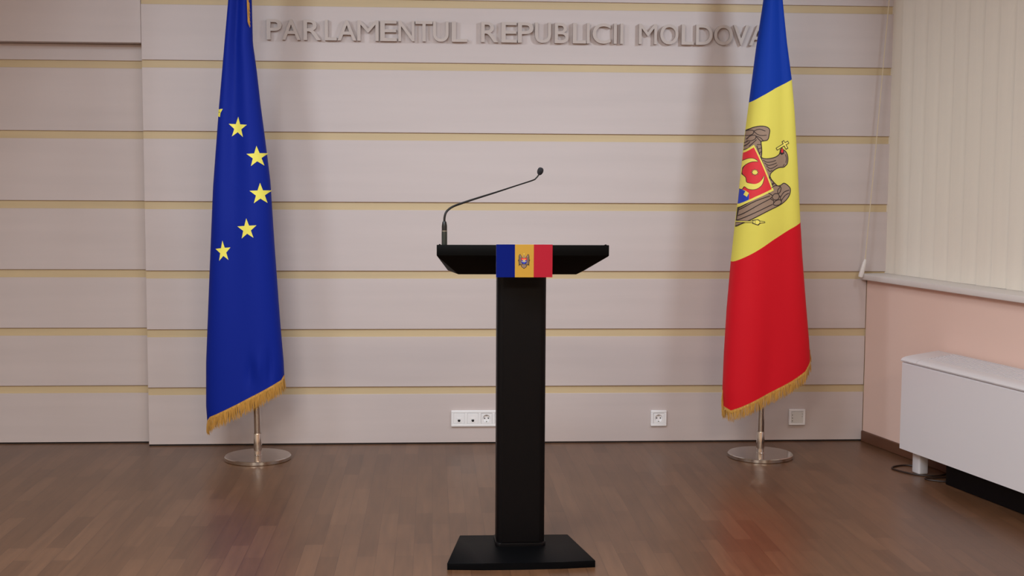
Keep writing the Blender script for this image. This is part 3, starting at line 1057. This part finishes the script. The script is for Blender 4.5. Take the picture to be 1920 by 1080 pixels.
def round_out(t, z, eps):
    l, r = MD.L(z), MD.R(z)
    u = max(0.00002, (1 - math.cos(t / 0.4 * PI)) / 2)
    x = l + (r - l) * u

    def S(t, z):
        u = (1 - math.cos(t / 0.4 * PI)) / 2
        l, r = MD.L(z), MD.R(z)
        return Vector((l + (r - l) * u, MD.yfront(u, z), z))
    h = 0.002
    n = (S(t + h, z) - S(max(0.0, t - h), z)).cross(S(t, z + h) - S(t, z - h)).normalized()
    if n.y > 0: n = -n
    return Vector((x, MD.yfront(u, z), z)) + n * eps


def soft(pts):
    P = [(x, y, 0) for x, y in pts]
    return [(q.x, q.y) for q in smooth_path(P, 3)]


def ink(pts, w=7, e=0.0016, m=1):
    if len(pts) > 2: pts = soft(pts)
    em(stroke(pts, w), e, m)


UW = [(150, 215), (200, 165), (240, 122), (290, 90), (350, 78), (400, 85), (428, 107), (425, 150), (410, 197), (372, 208), (352, 216), (356, 270), (354, 335), (342, 352), (315, 300), (300, 250), (285, 255), (240, 280), (150, 320)]
LW = [(425, 515), (440, 545), (470, 578), (500, 602), (530, 598), (560, 580), (590, 592), (622, 628), (615, 680), (590, 720), (550, 755), (500, 782), (430, 812), (350, 850), (250, 905), (180, 945), (100, 1015), (80, 960), (140, 840), (250, 745), (330, 695), (440, 648), (455, 640), (420, 560)]
NK = [(345, 345), (370, 362), (420, 363), (480, 350), (518, 326), (530, 300), (545, 286), (570, 288), (592, 312), (602, 345), (603, 375), (596, 408), (577, 428), (560, 438), (520, 441), (480, 456), (445, 482), (430, 502), (426, 530), (415, 540), (380, 450)]


for P_ in (UW, LW, NK):
    em(soft(P_ + P_[:1])[:-1], 0.0009, 0)
    ink(P_ + P_[:1], 8, 0.0012)
# feathers of the upper wing
for c in [[(240, 125), (265, 110), (298, 118), (292, 145), (262, 158), (235, 150)], [(300, 120), (340, 105), (390, 122)], [(300, 122), (320, 145), (350, 160), (400, 158)],
          [(250, 190), (275, 160), (312, 160), (308, 188), (280, 205), (250, 203)], [(312, 165), (345, 178), (370, 205)], [(312, 165), (335, 195), (352, 214)],
          [(160, 225), (205, 205), (240, 165)], [(160, 260), (215, 235), (255, 210)], [(200, 275), (240, 248), (270, 215)], [(262, 255), (290, 225), (318, 195)],
          [(320, 240), (350, 240)], [(325, 280), (352, 270)], [(335, 320), (352, 300)], [(318, 250), (340, 330)]]:
    ink(c, 6)
# feathers of the lower wing
for c in [[(430, 545), (460, 570), (440, 590)], [(445, 600), (470, 580), (495, 605)], [(440, 620), (480, 600), (530, 610)], [(530, 610), (500, 640), (505, 672), (528, 650), (535, 615)],
          [(445, 700), (465, 675), (500, 672), (515, 695), (500, 722), (465, 726), (445, 705)], [(455, 760), (480, 735), (520, 725), (538, 745), (515, 770), (475, 775), (455, 765)],
          [(410, 665), (450, 690), (430, 715), (460, 735), (455, 765)], [(530, 700), (560, 660), (612, 640)], [(530, 740), (570, 690), (608, 668)], [(520, 690), (535, 740)],
          [(120, 868), (200, 800), (300, 735), (425, 690)], [(120, 905), (230, 830), (330, 765), (435, 712)], [(120, 950), (180, 900), (270, 850), (380, 795), (450, 765)]]:
    ink(c, 7)
# neck plumes, eye and beak
for c in [[(365, 375), (400, 395), (450, 390), (485, 378)], [(378, 400), (410, 422), (455, 415), (492, 400)], [(395, 425), (425, 450), (465, 440), (500, 418)], [(405, 455), (425, 475), (450, 465)],
          [(580, 325), (590, 360), (584, 400)], [(555, 430), (570, 412)]]:
    ink(c, 6)
em([(520, 318), (528, 282), (548, 262), (566, 288), (568, 318), (545, 330)], 0.0018, 1)
em([(536, 308), (540, 280), (548, 270), (560, 290), (556, 312)], 0.0021, 2)
# cross
ink([(492, 281), (610, 216)], 26, 0.0018, 1)
ink([(556, 206), (596, 278)], 26, 0.0018, 1)
ink([(497, 278), (605, 219)], 14, 0.0021, 4)
ink([(560, 212), (592, 272)], 14, 0.0022, 4)
# shield
em([(298, 240), (462, 643), (380, 680), (300, 718), (220, 762), (100, 850), (100, 380), (195, 318)], 0.0015, 4)
RD = [(296, 264), (441, 631), (300, 697), (250, 725), (251, 668), (222, 640), (206, 634), (184, 604), (170, 612), (120, 560), (150, 380), (196, 334)]
em(RD, 0.0018, 2)
BLU = [(172, 605), (186, 622), (208, 634), (222, 645), (251, 670), (249, 724), (200, 752), (110, 815), (110, 640), (160, 630)]
em(BLU, 0.0020, 3)
HORN = [(325, 388), (300, 367), (265, 361), (232, 375), (207, 408), (192, 450), (184, 487), (150, 500), (130, 560), (150, 600), (170, 612), (186, 600), (206, 632), (222, 606), (245, 627), (285, 634), (325, 619), (358, 582), (374, 515), (360, 540), (335, 570), (300, 586), (260, 581), (236, 570), (232, 530), (215, 500), (215, 465), (226, 428), (250, 402), (285, 388)]
ink(HORN + HORN[:1], 9, 0.0021, 1)
em(soft(HORN + HORN[:1])[:-1], 0.0023, 4)
em(star_poly(300, 483, 33, 1.0, 0, 8, 0.6), 0.0022, 1)
em(star_poly(300, 483, 26, 1.0, 0, 8, 0.6), 0.0025, 4)
em([(230, 645), (251, 666), (236, 700), (214, 680)], 0.0024, 4)
em(star_poly(170, 630, 11, 1, 0, 6, 0.9), 0.0024, 4)
em([(150, 690), (172, 700), (175, 730), (160, 715)], 0.0024, 4)
# sceptre
ink([(100, 918), (275, 918)], 17, 0.0018, 1)
em([(270, 903), (315, 895), (335, 910), (372, 914), (378, 926), (335, 932), (318, 950), (270, 934)], 0.0018, 1)
ink([(100, 918), (275, 918)], 8, 0.0022, 4)
em([(278, 909), (312, 902), (330, 915), (368, 918), (370, 923), (330, 927), (312, 942), (278, 929)], 0.0022, 4)
ink([(292, 905), (292, 938)], 3, 0.0025)
ink([(330, 912), (330, 930)], 3, 0.0025)
emb = obj('emblem', bm, [M_EAGLE, M_INK, M_SH_RED, M_SH_BLUE, M_SH_YEL], md, smooth=0, normals=False)
emb['label'] = 'brown eagle emblem with red and blue shield on the yellow stripe'
